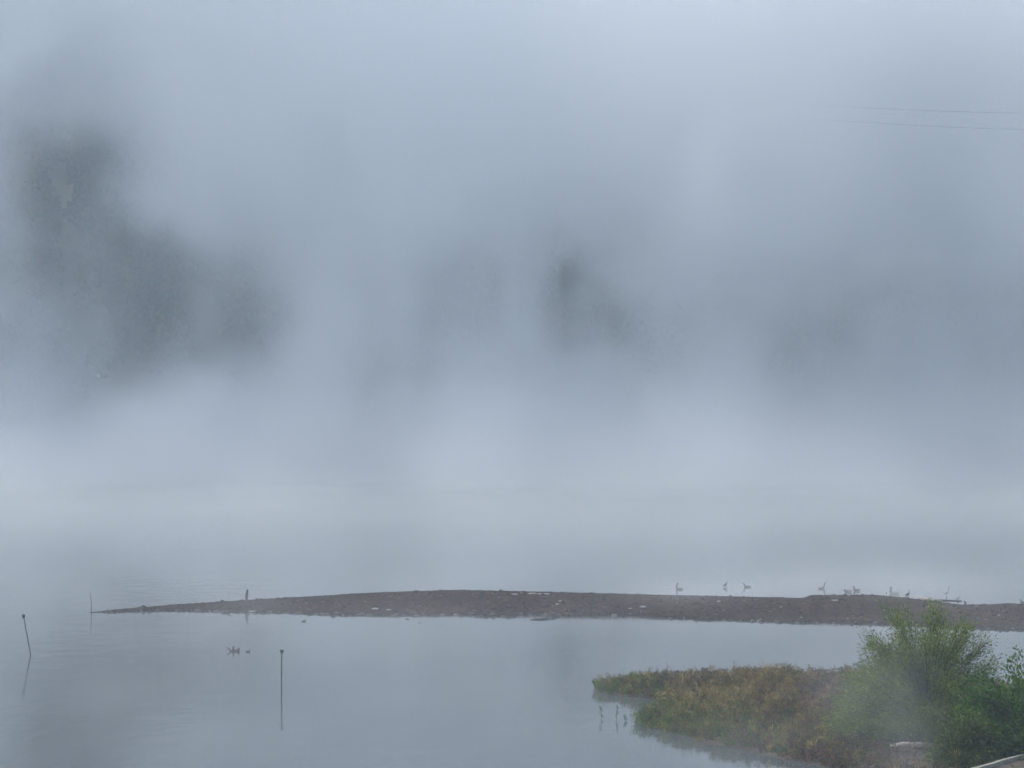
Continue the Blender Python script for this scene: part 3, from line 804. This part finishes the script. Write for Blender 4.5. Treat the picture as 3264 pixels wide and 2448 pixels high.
class Fields:
    """small expression builder for geometry-node fields"""
    def __init__(s, nt): s.nt = nt
    def val(s, x, sock):
        if isinstance(x, (int, float)): sock.default_value = x
        else: s.nt.links.new(x, sock)
    def m(s, op, a, b=None, c=None):
        n = s.nt.nodes.new('ShaderNodeMath'); n.operation = op
        s.val(a, n.inputs[0])
        if b is not None: s.val(b, n.inputs[1])
        if c is not None: s.val(c, n.inputs[2])
        return n.outputs[0]
    def ramp(s, x, a, b, lo=0.0, hi=1.0, smooth=True):
        n = s.nt.nodes.new('ShaderNodeMapRange'); n.interpolation_type = 'SMOOTHSTEP' if smooth else 'LINEAR'
        s.val(x, n.inputs['Value'])
        for k, q in (('From Min', a), ('From Max', b), ('To Min', lo), ('To Max', hi)): n.inputs[k].default_value = q
        return n.outputs[0]
    def noise(s, vec, scale, detail=2.0, stretch=(1, 1, 1), offset=(0, 0, 0)):
        v = s.nt.nodes.new('ShaderNodeVectorMath'); v.operation = 'MULTIPLY_ADD'
        s.nt.links.new(vec, v.inputs[0]); v.inputs[1].default_value = stretch; v.inputs[2].default_value = offset
        n = s.nt.nodes.new('ShaderNodeTexNoise'); n.inputs['Scale'].default_value = scale; n.inputs['Detail'].default_value = detail
        s.nt.links.new(v.outputs[0], n.inputs['Vector'])
        return n.outputs[0]
    def bump(s, x, z, cx, cz, rx, rz):
        a = s.m('POWER', s.m('DIVIDE', s.m('SUBTRACT', x, cx), rx), 2.0); b = s.m('POWER', s.m('DIVIDE', s.m('SUBTRACT', z, cz), rz), 2.0)
        return s.m('EXPONENT', s.m('MULTIPLY', s.m('ADD', a, b), -1.0))

def fog_volume(name, label, lo, hi, res, mat, build):
    """a volume whose density is worked out per voxel from world position"""
    nt = bpy.data.node_groups.new(name, 'GeometryNodeTree')
    nt.interface.new_socket('Geometry', in_out='OUTPUT', socket_type='NodeSocketGeometry')
    out = nt.nodes.new('NodeGroupOutput')
    pos = nt.nodes.new('GeometryNodeInputPosition'); sp = nt.nodes.new('ShaderNodeSeparateXYZ')
    nt.links.new(pos.outputs[0], sp.inputs[0])
    E = Fields(nt)
    dens = build(E, pos.outputs[0], sp.outputs[0], sp.outputs[1], sp.outputs[2])
    vc = nt.nodes.new('GeometryNodeVolumeCube')
    nt.links.new(E.m('MULTIPLY', dens, 1000.0), vc.inputs['Density'])
    vc.inputs['Min'].default_value = lo; vc.inputs['Max'].default_value = hi
    for k, r in zip(('Resolution X', 'Resolution Y', 'Resolution Z'), res): vc.inputs[k].default_value = r
    sm = nt.nodes.new('GeometryNodeSetMaterial'); sm.inputs['Material'].default_value = mat
    nt.links.new(vc.outputs[0], sm.inputs['Geometry'])
    nt.links.new(sm.outputs[0], out.inputs[0])
    bm = bmesh.new(); bmesh.ops.create_cube(bm, size=1.0)
    for q in bm.verts: q.co = Vector([lo[i] + (q.co[i] + .5) * (hi[i] - lo[i]) for i in range(3)])
    o = link(name, bm_mesh(name, bm), mat)
    md = o.modifiers.new('fog', 'NODES'); md.node_group = nt
    return tag(o, label, 'fog', kind='stuff')

fog_mat = volume_mat('fog_droplets', 0.001, FOG)      # voxel values are per kilometre

# holes in the bank: x, z, radius x, radius z, strength
HOLES = [(28, 36, 6, 12, -1.4), (-68, 15, 8, 8, .7), (-77, 56, 12, 9, .6), (-58, 28, 20, 14, .58), (-76, 44, 24, 25, .70), (-74, 55, 14, 14, .97), (-86, 42, 14, 12, .85), (-62, 41, 9, 10, .80), (-67, 25, 9, 11, .88), (-75, 31, 10, 8, .5), (-82, 58, 9, 9, .5), (-49, 22, 10, 8, .72), (-45, 34, 8, 9, .45), (-31, 51, 4, 8, .6), (-88, 11, 6, 5, .6),
         (12.5, 32.5, 6.5, 9, .96), (10.5, 37, 4, 5, .4), (9.5, 24, 7, 6, .72), (17, 23, 5, 6, .25), (8, 15, 6, 5, .5), (-8.5, 28, 8, 9, .45), (59, 19, 7, 8, .66), (65, 26, 7, 7, .5), (91, 29, 5, 9, .66), (45, 28, 12, 7, .25)]
def bank(E, vec, x, y, z):
    n = E.noise(vec, 1 / 17.0, 5.0, (1.0, .16, .52), (3.1, 7.7, 1.3))
    n2 = E.noise(vec, 1 / 46.0, 2.0, (1.0, .6, .8), (11, 2, 8))
    wa = E.noise(vec, 1 / 15.0, 4.0, (1.0, .2, .7), (9, 2, 4)); wb = E.noise(vec, 1 / 17.0, 4.0, (.9, .2, .7), (2, 13, 6))
    calm = E.ramp(z, 40, 57)
    patch = E.m('MULTIPLY', E.ramp(n, .34, .66, .32, 1.65, False), E.ramp(n2, .35, .65, .70, 1.25, False))
    d = E.m('ADD', E.m('MULTIPLY', patch, E.m('SUBTRACT', 1.0, calm)), E.m('MULTIPLY', E.ramp(n, .3, .7, .92, 1.08, False), calm))
    wx = E.m('ADD', x, E.m('MULTIPLY', E.m('SUBTRACT', wa, .5), 34.0)); wz = E.m('ADD', z, E.m('MULTIPLY', E.m('SUBTRACT', wb, .5), 44.0))
    keep = None
    for cx, cz, rx, rz, a in HOLES:
        k = E.m('SUBTRACT', 1.0, E.m('MULTIPLY', E.bump(wx, wz, cx, cz, rx, rz), a))
        keep = k if keep is None else E.m('MULTIPLY', keep, k)
    d = E.m('MULTIPLY', d, keep)
    yf = E.m('ADD', y, E.m('ADD', E.m('MULTIPLY', E.m('SUBTRACT', n2, .5), 55.0), E.ramp(z, 1, 24, 26.0, 0.0)))
    d = E.m('MULTIPLY', d, E.m('MULTIPLY', E.ramp(yf, 425, 518), E.ramp(y, 560, 535)))
    d = E.m('MULTIPLY', d, E.m('MULTIPLY', E.ramp(x, -230, -170), E.ramp(x, 230, 170)))
    ridge = E.m('ADD', 1.0, E.m('MULTIPLY', E.ramp(x, 22, 44), E.m('MULTIPLY', E.ramp(z, 30, 42), .5)))
    d = E.m('MULTIPLY', E.m('MULTIPLY', d, ridge), E.ramp(z, 2, 20, 1.7, 1.0))
    thin = E.m('SUBTRACT', 1.0, E.m('MULTIPLY', E.ramp(z, 66, 104), E.ramp(x, -60, -15, .12, .62)))
    d = E.m('MULTIPLY', d, E.m('MULTIPLY', E.m('MULTIPLY', E.ramp(z, 32, 52, .68, 1.4), thin), E.ramp(z, 150, 118)))
    return E.m('MULTIPLY', d, 0.048)
fog_volume('fog_bank', 'drifting fog bank hanging in front of the hillside, torn by dark gaps', (-232, 375, -10), (232, 562, 152), (155, 56, 81), fog_mat, bank)

def low(E, vec, x, y, z):
    n = E.noise(vec, 1 / 22.0, 3.0, (1.0, .6, 1.6), (1, 5, 2))
    d = E.ramp(n, .32, .68, .25, 1.5, False)
    d = E.m('MULTIPLY', d, E.m('EXPONENT', E.m('DIVIDE', E.m('MAXIMUM', z, 0.0), -6.5)))
    d = E.m('MULTIPLY', d, E.m('MULTIPLY', E.ramp(y, 228, 360), E.ramp(y, 566, 545)))
    d = E.m('MULTIPLY', d, E.m('MULTIPLY', E.ramp(x, -150, -115), E.ramp(x, 150, 115)))
    d = E.m('MULTIPLY', d, E.ramp(z, 25, 12))
    return E.m('MULTIPLY', E.m('MULTIPLY', d, E.ramp(y, 270, 430, 1.0, 2.2)), 0.0034)
fog_volume('low_mist', 'pale mist lying low on the far water beyond the gravel bar', (-152, 226, -6), (152, 568, 26), (76, 86, 17), fog_mat, low)

def wisps(E, vec, x, y, z):
    n = E.noise(vec, 1 / 2.6, 3.0, (1.0, .8, .6), (4, 4, 4))
    d = None
    for cx, cy, cz, rx, ry, rz, a in [(14.6, 110, 1.6, 1.7, 3, 2.8, .018), (14.6, 111, 4.0, 2.2, 3, 2.0, .010), (9.5, 119, .8, 3.0, 4, 1.0, .016), (12.6, 113, 3.2, 1.6, 3, 1.8, .014)]:
        g = E.m('POWER', E.m('DIVIDE', E.m('SUBTRACT', x, cx), rx), 2.0)
        g = E.m('ADD', g, E.m('POWER', E.m('DIVIDE', E.m('SUBTRACT', y, cy), ry), 2.0))
        g = E.m('ADD', g, E.m('POWER', E.m('DIVIDE', E.m('SUBTRACT', z, cz), rz), 2.0))
        g = E.m('MULTIPLY', E.m('EXPONENT', E.m('MULTIPLY', g, -1.0)), a)
        d = g if d is None else E.m('ADD', d, g)
    d = E.m('MULTIPLY', d, E.ramp(n, .32, .66, .4, 1.5, False))
    d = E.m('SUBTRACT', d, .003)
    return E.m('MAXIMUM', d, 0.0)
fog_volume('mist_wisp', 'thin wisp of mist drifting past the foot of the big willow', (1, 101, .1), (21, 141, 9), (50, 60, 24), fog_mat, wisps)

def drift(E, vec, x, y, z):
    n = E.noise(vec, 1 / 9.0, 4.0, (1.0, .5, 1.0), (6, 1, 2))
    veil = E.m('MULTIPLY', E.ramp(n, .36, .66, .15, 1.7, False), E.m('MULTIPLY', E.m('EXPONENT', E.m('DIVIDE', z, -1.3)), .0058))
    puff = None
    for cx, cy, cz, rx, ry, rz, a in [(11.5, 201, .7, 3.0, 5, 1.1, .024), (19, 206, .6, 7, 8, 1.0, .012), (28, 210, 1.0, 8, 12, 1.6, .020), (-18, 200, .4, 3, 6, .8, .012)]:
        g = E.m('POWER', E.m('DIVIDE', E.m('SUBTRACT', x, cx), rx), 2.0)
        g = E.m('ADD', g, E.m('POWER', E.m('DIVIDE', E.m('SUBTRACT', y, cy), ry), 2.0))
        g = E.m('ADD', g, E.m('POWER', E.m('DIVIDE', E.m('SUBTRACT', z, cz), rz), 2.0))
        g = E.m('MULTIPLY', E.m('EXPONENT', E.m('MULTIPLY', g, -1.0)), a)
        puff = g if puff is None else E.m('ADD', puff, g)
    d = E.m('ADD', veil, E.m('MULTIPLY', puff, E.ramp(n, .3, .7, .5, 1.4, False)))
    d = E.m('MULTIPLY', d, E.m('MULTIPLY', E.ramp(y, 100, 125), E.ramp(y, 245, 222)))
    return E.m('MULTIPLY', d, E.m('MULTIPLY', E.m('MULTIPLY', E.ramp(x, -62, -48), E.ramp(x, 62, 48)), E.ramp(z, 4.6, 3)))
fog_volume('drifting_mist', 'thin veil of mist drifting over the near water and the gravel bar', (-62, 100, .1), (62, 246, 4.8), (62, 73, 8), fog_mat, drift)
